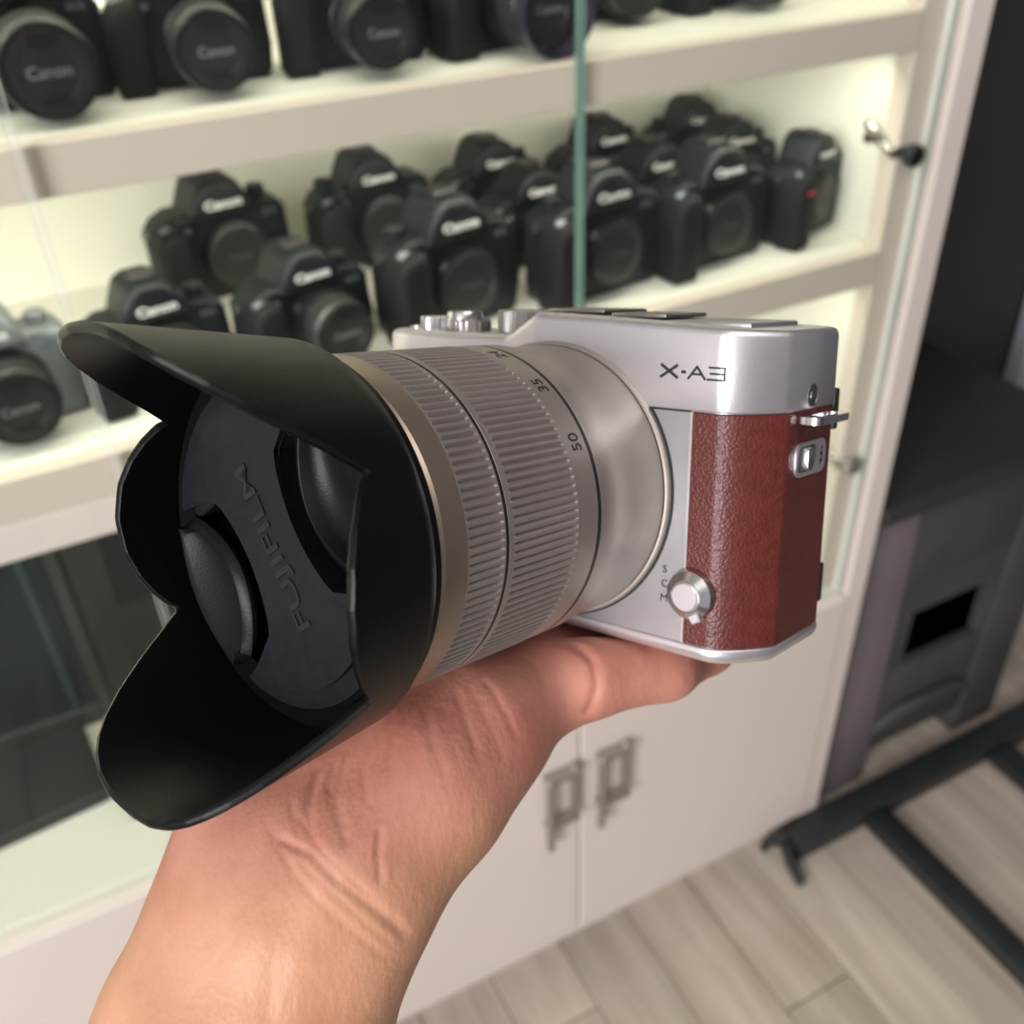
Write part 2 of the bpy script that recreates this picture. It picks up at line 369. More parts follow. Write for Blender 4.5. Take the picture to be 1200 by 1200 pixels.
# front row
place('plain', -.058, .852, ZM, 6, 'camera with zoom lens, greyed to stand for a glass reflection, at the far left end of the middle shelf', GM, lens=(.050, .034), grey=True, sc=.95)
place('plain', .074, .850, ZM, 8, 'black camera without a lens just above the top petal of the lens hood', GM)
place('plain', .207, .850, ZM, 12, 'black camera with short zoom lens in the front row, middle shelf', GM, lens=(.055, .0325))
place('pro', .347, .838, ZM, 8, 'tall black camera body in the front row behind the silver mode dials', GM, h=1.16, sc=1.0)
place('pro', .507, .832, ZM, 6, 'tall black camera body in the front row right behind the green glass edge', GM, h=1.16, sc=1.0)
place('pro', .650, .838, ZM, 4, 'tall black camera body in the front row, second from the right end', GM, h=1.16, sc=.98)
place('plain', .790, .848, ZM, 18, 'rounded black camera with red grip mark at the right end of the middle shelf', GM, redmark=True, h=1.3, sc=.80)
# rows behind
place('plain', .178, 1.040, ZM, 8, 'black camera body with round body cap standing alone in the back row at left', GM, h=1.08, sc=1.02)
place('pro', .343, 1.035, ZM, 6, 'black camera in the back row, second from the left', GM, h=1.1, sc=.98)
place('plain', .492, 1.045, ZM, 6, 'black camera in the back row behind the tall body with the round dials', GM, sc=.95)
place('plain', .492, .943, ZM, 5, 'black camera in the middle row left of the green glass edge', GM)
place('plain', .645, 1.050, ZM, 6, 'black camera in the back row just right of the green glass edge', GM, sc=.95)
place('plain', .648, .945, ZM, 4, 'black camera in the middle row right of the green glass edge', GM)
place('pro', .790, 1.065, ZM, -4, 'topmost black camera in the back row near the right end', GM, h=1.05)
place('plain', .780, .975, ZM, -3, 'black camera in the middle row behind the rightmost camera', GM)
# top shelf
place('plain', .036, .886, ZT, 2, 'black camera with large capped lens at the left end of the top shelf', GT, lens=(.094, .037))
place('plain', .161, .878, ZT, -4, 'black camera on the top shelf with silver-rimmed capped lens, second from left', GT, sc=.86, lens=(.080, .0345))
place('plain', .290, .866, ZT, -6, 'black camera on the top shelf with dark grey lens, third from left', GT, sc=.86, lens=(.080, .0325))
place('plain', .416, .856, ZT, 8, 'black camera on the top shelf with a wide violet-black hood', GT, lens=(.066, .034), hood=True)
place('plain', .560, .930, ZT, 0, 'black camera on the top shelf just right of the green glass edge', GT, lens=(.070, .034))
place('plain', .690, .905, ZT, 8, 'black camera at the right end of the top shelf, only its underside in view', GT, lens=(.066, .036))
place('plain', .795, 1.01, ZT, -10, 'black camera at the back right corner of the top shelf', GT)

# ================================================================== STEP STOOL AND FLOOR FRAME
st = empty('plastic_stool', (1.15, .768, 0)); tag(st, 'dark grey plastic stool with a black opening beside the cabinet', 'stool')
ZS = Z - .80
MB().box(-.225, .225, -.02, .36, ZS - .03, ZS, .012, 3).build('stool_top', mat('stool_top_plastic', (.030, .028, .030), .55, var=.1), st)
LEGM = mat('lit_mauve_grey_plastic', (.17, .14, .155), .55, var=.12, vscale=6)  # left legs only: light falling on that side put into the colour
for sx in (-1, 1):
    for y0 in (0, .29):
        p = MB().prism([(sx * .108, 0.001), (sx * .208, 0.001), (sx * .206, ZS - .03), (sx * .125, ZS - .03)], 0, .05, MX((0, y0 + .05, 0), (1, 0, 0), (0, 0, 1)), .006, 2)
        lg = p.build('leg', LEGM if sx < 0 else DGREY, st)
MB().box(-.155, .155, .006, .03, ZS - .20, ZS - .03, .004, 2).build('upper_panel', DGREY, st)
pz1, pz0 = .365, .245
MB().box(-.155, -.075, .008, .03, pz0, pz1, .002, 1).box(.10, .155, .008, .03, pz0, pz1, .002, 1).box(-.155, .155, .008, .03, pz1, ZS - .198, .002, 1).build('middle_panel', DGREY, st)
MB().box(-.09, .12, .031, .036, pz0 - .01, pz1 + .01).build('opening_shade_sheet', mat('opening_shade_black', (.0005, .0005, .0005), 1.0, spec=0.0), st, smooth=False)  # black sheet stands for the deep shade inside the opening
MB().box(-.155, .155, .008, .03, .06, pz0, .004, 2).build('lower_panel', DGREY, st)
MB().tube([(-.12, .01, .11), (-.06, -.002, .15), (.06, -.002, .15), (.12, .01, .11)], .010).build('front_rib', DGREY, st)
fr = empty('metal_floor_frame', (.97, .702, 0)); tag(fr, 'black metal base frame lying on the wooden floor under the stool', 'frame')
MB().box(-.145, .60, -.016, .035, .004, .042, .004, 2).build('long_bar', BLACKM, fr)
MB().box(-.004, .040, -.95, -.018, .004, .034, .004, 2).build('cross_bar', BLACKM, fr)
MB().box(.285, .33, -.95, -.018, .004, .034, .004, 2).build('cross_bar', BLACKM, fr)
MB().tube([(-.150, .01, .02), (-.165, -.02, .018), (-.170, -.052, .006)], [.011, .010, .008], 8).build('foot', BLACKM, fr)
MB().tube([(-.145, .02, .025), (-.175, .03, .02), (-.180, .03, .006)], [.011, .009, .007], 8).build('foot', BLACKM, fr)

# ================================================================== HELD CAMERA (millimetres, body frame)
def rodr(w_):
    t_ = np.linalg.norm(w_); k = w_ / t_; K = np.array([[0, -k[2], k[1]], [k[2], 0, -k[0]], [-k[1], k[0], 0]])
    return np.eye(3) + np.sin(t_) * K + (1 - np.cos(t_)) * K @ K
POSE = np.array([0.21534, -0.70134, -0.08454, 9.49548, 7.54049, -226.94038])
RB = rodr(POSE[:3]); TB = POSE[3:6]
MBW = RC @ RB; TBW = RC @ (TB / 1000) + EYE
held = bpy.data.objects.new('mirrorless_camera', None); COL.objects.link(held); held.empty_display_size = .02
held.matrix_world = Matrix([list(MBW[i]) + [TBW[i]] for i in range(3)] + [[0, 0, 0, 1]])
tag(held, 'silver mirrorless camera with brown leather panel and capped zoom lens, held up in the foreground', 'camera')
K = .001
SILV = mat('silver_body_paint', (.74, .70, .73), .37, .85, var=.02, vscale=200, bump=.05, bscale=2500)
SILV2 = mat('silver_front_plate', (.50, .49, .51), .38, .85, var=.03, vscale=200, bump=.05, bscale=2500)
CHAM = mat('champagne_lens_metal', (.42, .37, .345), .48, .72, var=.02, vscale=300)
CHAMR = mat('champagne_grip_metal', (.40, .35, .335), .50, .65, var=.03, vscale=300)
GOLD = mat('warm_lens_metal', (.42, .33, .27), .38, .80, var=.02, vscale=300)
BLKP = mat('hood_black_plastic', (.0028, .0028, .003), .33, spec=.20, var=.15, vscale=300, bump=.12, bscale=3500)
INK = mat('black_engraving_ink', (.012, .012, .014), .5)
def leather():
    m = mat('brown_leather', (.085, .0155, .0125), .40, vscale=500, col2=(.115, .022, .017))
    nt = m.node_tree; N = nt.nodes; L = nt.links; b = N['Principled BSDF']
    tc = N.new('ShaderNodeTexCoord'); vo = N.new('ShaderNodeTexVoronoi'); vo.inputs['Scale'].default_value = 1500; vo.feature = 'F1'
    no = N.new('ShaderNodeTexNoise'); no.inputs['Scale'].default_value = 500; mixv = N.new('ShaderNodeMix'); mixv.data_type = 'VECTOR'
    L.new(tc.outputs['Object'], no.inputs[0]); L.new(tc.outputs['Object'], mixv.inputs[4]); L.new(no.outputs['Color'], mixv.inputs[5]); mixv.inputs[0].default_value = .0004
    L.new(mixv.outputs[1], vo.inputs[0])
    bp = N.new('ShaderNodeBump'); bp.inputs['Strength'].default_value = .4; bp.inputs['Distance'].default_value = .0003; bp.invert = True
    L.new(vo.outputs['Distance'], bp.inputs['Height']); L.new(bp.outputs[0], b.inputs['Normal'])
    return m
LEATH = leather()

XL, XR = -64.4, 51.4
def zf(x):
    if x > 41: return -10.5 * ((x - 41) / 10.4) ** 1.7
    if x < -46: return -12 * ((-46 - x) / 18.4) ** 2.1
    return 0.0
def zr(x): return -33.0 + (1.0 if x > XR - .5 or x < XL + .5 else 0)
def plan(x0, x1, n, inset, ext_left=True, ext_right=True):
    """front points left->right then back points right->left, offset outwards by -inset"""
    xs = np.linspace(x0, x1, n)
    fp = [(x, zf(x)) for x in xs]; bp = [(x, zr(x)) for x in xs[::-1]]
    P = np.array(fp + bp); Q = P.copy(); m_ = len(P)
    for i in range(m_):
        a = P[(i - 1) % m_]; b = P[(i + 1) % m_]; c = P[i]
        def nrm(u, v): d = v - u; d = d / (np.linalg.norm(d) + 1e-9); return np.array([-d[1], d[0]])
        n1, n2 = nrm(a, c), nrm(c, b); n_ = n1 + n2; n_ /= np.linalg.norm(n_); k = 1 / max(.6, n_ @ n1)
        Q[i] = c - n_ * inset * k
    return Q
def slab(levels, x0=XL, x1=XR, n=60):
    """levels: list of (y function or number, inset)"""
    V = []; Fc = []
    for yf, ins in levels:
        P = plan(x0, x1, n, ins)
        for x, z in P: V.append((x, yf(x) if callable(yf) else yf, z))
    m_ = 2 * n
    for l in range(len(levels) - 1):
        for i in range(m_):
            a, b = l * m_ + i, l * m_ + (i + 1) % m_; Fc.append((a, b, b + m_, a + m_))
    for l in (0, len(levels) - 1):
        o = l * m_
        for i in range(n - 1): Fc.append((o + i, o + i + 1, o + m_ - 2 - i, o + m_ - 1 - i))
    return V, Fc
def ytop(x):
    lo = 31.8; t_ = min(1, max(0, (x + 14.5) / 8.5)); hi = 37.2 - .026 * max(0, x + 5) - .016 * max(0, x - 5)
    return lo + (hi - lo) * t_
# body parts
V, Fc = slab([(18.7, 1.0), (18.7, .05), (19.1, -.15), (lambda x: ytop(x) - 1.6, -.1), (lambda x: ytop(x) - .8, .12), (lambda x: ytop(x) - .25, .6), (ytop, 1.5)], n=150)
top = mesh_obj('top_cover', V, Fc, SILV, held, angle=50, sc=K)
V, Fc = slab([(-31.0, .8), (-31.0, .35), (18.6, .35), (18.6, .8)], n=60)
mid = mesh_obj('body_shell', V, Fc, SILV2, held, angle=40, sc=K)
V, Fc = slab([(-34.8, 3.4), (-34.6, 1.8), (-33.9, .5), (-32.6, -.1), (-31.2, -.1), (-31.0, .1), (-31.0, .8)], n=60)
mesh_obj('base_plate', V, Fc, SILV, held, angle=50, sc=K)
# leather wrap: right of the lens, round the corner and along the side
def wrap(x0, z_end, y0, y1, off, th, n=40):
    xs = np.concatenate([[x0], np.linspace(40.5, XR, n)]); P = [(x, zf(x)) for x in xs] + [(XR, z) for z in np.linspace(-11.5, z_end, 10)]
    P = np.array(P); out = []
    for i, c in enumerate(P):
        d = P[min(i + 1, len(P) - 1)] - P[max(i - 1, 0)]; d /= np.linalg.norm(d); out.append(np.array([-d[1], d[0]]))
    V = []; Fc = []
    for y, o_ in ((y0, off), (y0 + .25, off + th), (y1 - .25, off + th), (y1, off)):
        for c, n_ in zip(P, out): V.append((c[0] + n_[0] * o_, y, c[1] + n_[1] * o_))
    m_ = len(P)
    for l in range(3):
        for i in range(m_ - 1): Fc.append((l * m_ + i, l * m_ + i + 1, (l + 1) * m_ + i + 1, (l + 1) * m_ + i))
    return V, Fc
V, Fc = wrap(35.6, -31.5, -30.9, 18.5, -.34, .45)
mesh_obj('leather_panel', V, Fc, LEATH, held, angle=60, sc=K)
MB().box(35.05, 35.6, -30.9, 18.5, -.4, .15).build('leather_trim', mat('bright_trim', (.75, .74, .75), .3, .8), held, smooth=False, sc=K)
# grip leather on the far side
V = []; Fc = []
xs = np.linspace(-63, -40, 20)
for y in (-30.5, 18.4):
    for x in xs: V.append((x, y, zf(x) + 5.5 * math.sin(math.pi * (x + 63) / 23) ** .6 + .2))
for i in range(19): Fc.append((i, i + 1, 21 + i, 20 + i))
g = mesh_obj('leather_grip', V, Fc, LEATH, held, sc=K); sol = g.modifiers.new('s', 'SOLIDIFY'); sol.thickness = .0012
# seam on the front
MB().box(22.0, 35.2, 18.35, 18.75, -.6, .02).build('seam', INK, mid, smooth=False, sc=K)
# X-A3 lettering from strokes
def stroke(pts, w_, z0, z1, mbd):
    for a, b in zip(pts, pts[1:]):
        a = Vector(a); b = Vector(b); d = (b - a).normalized(); n_ = Vector((-d.y, d.x)) * w_ / 2; e = d * w_ * .35
        P = [a - e + n_, a - e - n_, b + e - n_, b + e + n_]; mbd.prism([(p.x, p.y) for p in P], z0, z1)
L_ = MB(); y0, y1 = 25.2, 27.6; ym = (y0 + y1) / 2
stroke([(27.9, y1), (31.6, y0)], .55, -.1, .34, L_); stroke([(31.5, y1), (27.8, y0)], .55, -.1, .34, L_)
stroke([(32.8, ym), (33.35, ym)], .6, -.1, .34, L_)
stroke([(34.2, y0), (36.1, y1), (38.0, y0)], .42, -.1, .34, L_); stroke([(35.0, y0 + .9), (37.2, y0 + .9)], .38, -.1, .34, L_)
zb = -.75
L_.build('model_lettering', INK, top, smooth=False, sc=K)
L_ = MB()
stroke([(38.9, y1), (42.2, y1), (42.2, y0), (38.6, y0)], .42, -.1, .28, L_); stroke([(39.2, ym), (42.2, ym)], .4, -.1, .28, L_)
o = L_.build('model_lettering', INK, top, smooth=False, sc=K)
for v in o.data.vertices: v.co.z += (zf(v.co.x * 1000) + .08) * K

# top plate details
def knurl(x, z, y0, h, r, nk, name, m_, dep=.35, topin=.8):
    n = nk * 4; V = []; Fc = []
    prof = [(r - .9, 0), (r - .1, 0), (r, .2), (r, h - .35), (r - .3, h - .05), (r - topin, h), (r - topin - .4, h - .15), (.01, h - .15)]
    for k_, (rr, hh) in enumerate(prof):
        for i in range(n):
            a = 2 * math.pi * i / n; q = rr - (dep * (.5 + .5 * math.cos(a * nk)) if k_ in (2, 3) else 0)
            V.append((x + q * math.cos(a), y0 + hh, z + q * math.sin(a)))
    for l in range(len(prof) - 1):
        for i in range(n): Fc.append((l * n + i, l * n + (i + 1) % n, (l + 1) * n + (i + 1) % n, (l + 1) * n + i))
    return mesh_obj(name, V, Fc, m_, held, angle=30, sc=K)
DIALM = mat('bright_dial_metal', (.62, .60, .60), .2, 1.0, var=.03)
DIALD = mat('satin_dial_metal', (.36, .34, .33), .32, 1.0, var=.03)
knurl(-48.0, -15.5, 31.7, 3.6, 7.2, 40, 'mode_dial', DIALM)
knurl(-37.8, -13.0, 31.7, 3.0, 5.4, 30, 'power_switch', DIALD, .15)
MB().lathe([(4.6, 0), (4.6, 1.6), (4.3, 2.1), (3.2, 2.0), (.05, 1.8)], MX((-39.5, 34.6, -13.0), (1, 0, 0), (0, 0, -1)), 32, ).build('shutter_button', DIALM, held, sc=K)
MB().lathe([(2.2, 0), (2.2, .7), (1.8, .9)], MX((-58.5, 31.7, -15), (1, 0, 0), (0, 0, -1)), 24).build('function_button', DIALM, held, sc=K)
knurl(-21.5, -19.5, 31.7, 5.6, 9.4, 56, 'command_dial', DIALD)
# hot shoe rails and flash lid
MB().box(-8, 7.2, 36.2, 36.9, -27, -8, .1, 1).build('hot_shoe_base', DIALD, held, smooth=False, sc=K)
MB().box(-9.0, 7.0, 37.3, 38.1, -26, -8.5, .3, 2).build('hot_shoe_rail', DIALD, held, sc=K)
MB().box(9.0, 23.0, 36.6, 37.5, -26, -8.5, .3, 2).build('hot_shoe_rail', DIALD, held, sc=K)
MB().box(7.0, 9.2, 36.2, 36.9, -26, -8.5, .1, 1).build('hot_shoe_contact', DIALM, held, sc=K)
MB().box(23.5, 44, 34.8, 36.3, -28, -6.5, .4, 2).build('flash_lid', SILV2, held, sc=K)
# side details
SX = XR + .1
def sideM(y, z): return MX((SX, y, z), (0, 0, -1), (0, 1, 0))      # local x -> back, local y -> up, local z -> out
MB().lathe([(2.5, -.3), (2.5, .12), (2.1, .22), (2.0, .05), (1.3, .05), (1.2, .3), (.3, .35)], sideM(21.3, -20.8), 28).build('side_screw', mat('dark_screw_metal', (.20, .19, .20), .35, .9), held, sc=K)
L_ = MB()
def rrect(w_, h_, r, n=6):
    P = []
    for cx, cy, a0 in ((w_ / 2 - r, h_ / 2 - r, 0), (-w_ / 2 + r, h_ / 2 - r, 90), (-w_ / 2 + r, -h_ / 2 + r, 180), (w_ / 2 - r, -h_ / 2 + r, 270)):
        for i in range(n + 1): a = math.radians(a0 + 90 * i / n); P.append((cx + r * math.cos(a), cy + r * math.sin(a)))
    return P
def ring_plate(outer, inner, h0, h1, M):
    V = []; n = len(outer)
    for P, h in ((outer, h0), (outer, h1), (inner, h1), (inner, h0)):
        for x, y in P: V.append(tuple(M @ Vector((x, y, h))))
    Fc = []
    for l in range(4):
        for i in range(n): Fc.append((l * n + i, l * n + (i + 1) % n, ((l + 1) % 4) * n + (i + 1) % n, ((l + 1) % 4) * n + i))
    return V, Fc
M_ = sideM(8.3, -21.2)
V, Fc = ring_plate(rrect(14.5, 7.2, 2.2), [(x - 1.9, y) for x, y in rrect(8.6, 5.4, 1.2)], -.1, .5, M_)
sw = mesh_obj('flash_switch', V, Fc, SILV, held, sc=K)
MB().prism([(x - 1.9, y) for x, y in rrect(8.5, 5.3, 1.2)], -.05, .02, M_).build('switch_recess', INK, sw, sc=K)
MB().prism([(x - 3.3, y) for x, y in rrect(4.6, 4.9, .8)], -.05, .25, M_, .2).prism([(x - .9, y) for x, y in rrect(3.0, 4.9, .6)], 0, .9, M_, .5).build('switch_slider', DIALM, sw, sc=K)
L_ = MB(); P = [(5.3, 1.9), (4.4, .2), (5.5, .4), (4.8, -1.6)]; stroke(P, .35, .45, .56, L_); stroke([(4.4, -.9), (4.8, -1.7), (5.5, -1.1)], .3, .45, .56, L_)
L_.build('flash_symbol', INK, sw, smooth=False, sc=K, M=M_)
# strap lug: flat eyelet plate
M_ = MX((XR, 16.9, -21.5), (0, 0, -1), (1, 0, 0))
out_ = [(x, y + 2.3) for x, y in rrect(15.5, 6.2, 2.0)]; inn = [(x + .5, y + 2.6) for x, y in rrect(9.5, 2.6, 1.0)]
V, Fc = ring_plate(out_, inn, -.75, .75, M_); mesh_obj('strap_lug', V, Fc, DIALM, held, angle=50, sc=K)
# back: screen and control stubs seen at the right edge
MB().box(-40, 36, -28, 28, -36.5, -32.9, .8, 2).build('rear_screen', INK, held, sc=K)
MB().box(46.5, 51.9, 13.0, 22.0, -34.4, -31.8, .5, 2).build('rear_thumb_wheel', BLACKM, held, sc=K)
MB().box(47, 51.2, -26.5, -17.5, -34.6, -31.8, .4, 2).build('rear_cover_tab', BLACKM, held, sc=K)
# focus selector dial on the front
M_ = MX((37.4, -19.6, .15), (1, 0, 0), (0, 1, 0))
fd = MB().lathe([(5.4, -.4), (5.5, .6), (5.2, 1.6), (3.5, 3.0), (3.4, 2.7), (.05, 2.7)], M_, 48).build('focus_selector', DIALM, held, sc=K, angle=30)
MB().lathe([(3.15, 2.0), (3.15, 3.1), (2.8, 3.4), (.05, 3.4)], M_, 40).build('selector_button', SILV, fd, sc=K)
MB().prism([(-.9, -.9), (1.3, -.9), (1.5, 1.2), (-1.1, 1.2)], .9, 2.9, MX((39.4, -24.2, .0), (math.cos(.5), math.sin(.5), 0), (-math.sin(.5), math.cos(.5), 0)), .3, 1).build('selector_pointer', SILV, fd, sc=K)
for ch, yy in (('S', -15.7), ('C', -18.9), ('M', -22.1)):
    v, f_ = text_mesh(ch, 2.4, .05); v = apply_m(Matrix.Translation((30.3, yy, -.25)), v)
    mesh_obj('selector_letter', v, f_, INK, mid, smooth=False, sc=K)

# ---------------- lens
lens = bpy.data.objects.new('zoom_lens', None); COL.objects.link(lens); lens.parent = held; lens.empty_display_size = .01
def ring(prof, name, m_, n=160, parent=lens, angle=30):
    I = Matrix.Identity(4); return MB().lathe(prof, I, n, cap=False).build(name, m_, parent, sc=K, angle=angle)
ring([(26, -.5), (31.2, -.3), (31.3, .2), (31.3, .9), (31.0, 1.2), (30.5, 1.3)], 'mount_ring', CHAM)
ring([(31.2, -.36), (31.75, -.34), (31.75, -.2), (31.2, -.18)], 'mount_gap', INK)
ring([(30.4, 1.6), (30.5, 5), (30.4, 11), (30.6, 14), (30.8, 18.5), (31.25, 20.0), (31.3, 25.0), (31.1, 25.3), (30.6, 25.3)], 'rear_barrel', CHAM)
ring([(31.33, 25.2), (31.33, 26.1)], 'index_line', INK)
ring([(30.6, 25.9), (31.1, 25.9), (31.3, 26.2), (31.3, 32.0), (31.0, 32.4), (30.8, 32.6)], 'scale_band', CHAM)
def ribbed(z0, z1, nrib, name):
    sub = 8; n = nrib * sub; zs = [z0 - .3, z0, z0 + .5, z0 + 1.1, z1 - 1.1, z1 - .5, z1, z1 + .3]; V = []; Fc = []
    amp = [0, 0, .55, 1, 1, .55, 0, 0]
    for z, a_ in zip(zs, amp):
        for i in range(n):
            th = 2 * math.pi * i / n; k_ = (i % sub) / sub; d_ = min(k_, 1 - k_)
            g_ = max(0, 1 - d_ / .34) ** 1.1
            V.append(((31.42 - .70 * a_ * g_) * math.cos(th), (31.42 - .70 * a_ * g_) * math.sin(th), z))
    for l in range(len(zs) - 1):
        for i in range(n): Fc.append((l * n + i, l * n + (i + 1) % n, (l + 1) * n + (i + 1) % n, (l + 1) * n + i))
    return mesh_obj(name, V, Fc, CHAMR, lens, angle=20, sc=K)
zr_ = ribbed(32.5, 50.9, 126, 'zoom_ring'); tag(zr_, 'ribbed champagne zoom ring')
ring([(31.3, 51.0), (31.42, 51.1), (31.42, 52.1), (31.3, 52.25), (30.5, 52.3)], 'zoom_ring_edge', CHAM)
ring([(31.40, 52.2), (31.43, 52.9)], 'ring_gap', INK)
ribbed(53.3, 62.3, 126, 'focus_ring')
ring([(31.2, 62.3), (31.4, 62.5), (31.4, 63.0), (31.3, 67.6), (30.8, 68.4), (30.0, 68.6)], 'front_barrel', GOLD)
ring([(33.9, 72.7), (33.1, 72.3), (33.0, 70.3), (32.5, 69.8), (30.6, 69.6)], 'hood_collar', BLKP)
ring([(30.3, 68.4), (30.2, 70.5), (30.2, 76.0), (26, 76.0)], 'hood_mount', BLKP)
ring([(30.0, 69), (30.0, 60), (5, 60)], 'inner_baffle', INK)
for txt, deg in (('50', 28.4), ('35', 52.6), ('24', 74.5), ('16', 100)):
    v, f_ = text_mesh(txt, 3.9, .04, bold=.01)
    th = math.radians(deg) + v[:, 0] / 31.3; r = 31.34 + v[:, 2]
    V = np.stack([r * np.cos(th), r * np.sin(th), 28.9 + v[:, 1]], 1); mesh_obj('scale_number', V, f_, INK, lens, smooth=False, sc=K)

# ---------------- petal hood
TAB = [(0, 107.6), (10, 107.6), (18, 106.9), (24, 105.6), (29, 103.8), (34, 101.2), (40, 97.2), (47, 91.6), (53, 86.3), (58.5, 81.7), (59.6, 81.2), (60.6, 82.4), (62, 83.1), (66, 84.9), (72, 86.9), (80, 88.6), (90, 89.3)]
TS, TV = zip(*TAB)
def hood_front(deg):
    a = (deg % 360); s = abs(((a - 88.5 if a < 180 else a - 270) + 180) % 360 - 180)
    return float(np.interp(min(90, s), TS, TV)) + 2.2 * math.cos(math.radians(a))
def hood_R(z): return 34.6 + .105 * (z - 72.5)
n = 720; prof = []
V = []; Fc = []; rows = []
tt = np.linspace(0, 1, 14)
for k_, t_ in enumerate(tt):      # outer surface
    rows.append([('o', t_)] * n)
layers = []
for t_ in [-2, -1] + list(tt) + [2, 3] + list(tt[::-1]) + [4]:
    layers.append(t_)
idx = 0
seq = [('r0',), ('r1',)] + [('o', t_) for t_ in tt] + [('lip', .35), ('lip', .65)] + [('i', t_) for t_ in tt[::-1]] + [('c',)]
for s_ in seq:
    for i in range(n):
        deg = 360 * i / n; th = math.radians(deg); z1 = hood_front(deg); zb = 73.3
        if s_[0] == 'r0': r, z = 31.0, 72.4
        elif s_[0] == 'r1': r, z = 33.9, 72.4
        elif s_[0] == 'o':
            z = zb + (z1 - .35 - zb) * s_[1]; r = hood_R(z)
        elif s_[0] == 'lip':
            z = z1; r = hood_R(z) - 1.7 * s_[1]
        elif s_[0] == 'i':
            z = 75.2 + (z1 - .35 - 75.2) * s_[1]; r = hood_R(z) - 1.7
        else: r, z = 30.0, 75.0
        V.append((r * math.cos(th), r * math.sin(th), z))
for l in range(len(seq) - 1):
    for i in range(n): Fc.append((l * n + i, l * n + (i + 1) % n, (l + 1) * n + (i + 1) % n, (l + 1) * n + i))
hood = mesh_obj('lens_hood', V, Fc, BLKP, held, angle=40, sc=K)
tag(hood, 'black petal-shaped plastic lens hood')

# ---------------- lens cap
CAPC = mat('lens_cap_plastic', (.007, .0078, .0105), .46, spec=.26, var=.25, vscale=350, bump=.15, bscale=3000)
CAPE = mat('embossed_cap_lettering', (.012, .013, .015), .3)
ang = math.atan2(.545, .839); CM = MX((-.7, -.4, 0), (.839, .545, 0), (-.545, .839, 0))
R1, R0, VS = 29.3, 25.6, 13.2
def cap_outline(R):
    """outline of the cap plate with two side slots; local u,v"""
    P = []
    ve = 14.8
    a0 = math.asin(ve / R) if R > ve else 0
    def inner(sign):
        vs = np.linspace(-VS, VS, 17)
        return [(sign * (7.7 + 2.9 * (v / VS) ** 2), v) for v in vs]
    a_ = math.asin((ve + 2.2) / R)
    arc_top = [(R * math.cos(t_), R * math.sin(t_)) for t_ in np.linspace(a_, math.pi - a_, 40)]
    arc_bot = [(R * math.cos(t_), R * math.sin(t_)) for t_ in np.linspace(math.pi + a_, 2 * math.pi - a_, 40)]
    return inner(1) + [(14.5, ve)] + arc_top + [(-14.5, ve)] + inner(-1)[::-1] + [(-14.5, -ve)] + arc_bot + [(14.5, -ve)]
cap = MB().prism(cap_outline(R1), 70, 76.5, CM, .35, 2).build('lens_cap', CAPC, held, smooth=False, sc=K)
MB().prism(cap_outline(R0 + .2), 76.2, 77.6, CM, .3, 2).build('cap_face', CAPC, cap, smooth=False, sc=K)
MB().lathe([(30.0, 70.6), (29.2, 70.9), (1, 70.9)], CM, 64).build('cap_well', INK, cap, smooth=False, sc=K)
for sg in (-1, 1):
    V = []; Fc = []; nu, nv = 12, 25
    for j in range(nv):
        v = -14.3 + 28.6 * j / (nv - 1); q = v / 14.3
        ui = 11.8 + 7.6 * q * q; uo = math.sqrt(28.2 ** 2 - v * v)
        if uo - ui < .3: uo = ui + .3
        for i in range(nu + 1):
            t_ = i / nu; u = ui + (uo - ui) * t_; dish = -3.6 * math.sin(math.pi * t_ ** .7) * (1 - q * q) ** .5 if abs(q) < 1 else 0
            V.append((sg * u, v, 77.0 + dish - .5 * t_))
    for j in range(nv - 1):
        for i in range(nu): a = j * (nu + 1) + i; Fc.append((a, a + 1, a + nu + 2, a + nu + 1))
    V = apply_m(CM, np.array(V))
    g = mesh_obj('pinch_grip', V, Fc, mat('glossy_grip_plastic', (.0045, .0045, .005), .36, spec=.16, bump=.05, bscale=2000), cap, angle=60, sc=K)
    sol = g.modifiers.new('s', 'SOLIDIFY'); sol.thickness = .0022; sol.offset = -1 if sg > 0 else 1
    bv = g.modifiers.new('b', 'BEVEL'); bv.width = .0003; bv.segments = 2; bv.limit_method = 'ANGLE'
    MB().box(-3.2, 3.2, -1.2, 1.2, 70.5, 76.2, .3, 1).build('grip_tab', CAPC, cap, sc=K, smooth=False, M=CM @ Matrix.Translation((sg * -17.0 * -1, 14.9, 0)))
v, f_ = text_mesh('FUJIFILM', 5.4, .22, xs=1.6, bold=.05)
v = apply_m(CM @ MX((0.4, -.4, 77.62), (0, 1, 0), (-1, 0, 0)), v)
mesh_obj('cap_lettering', v, f_, CAPE, cap, smooth=False, sc=K)

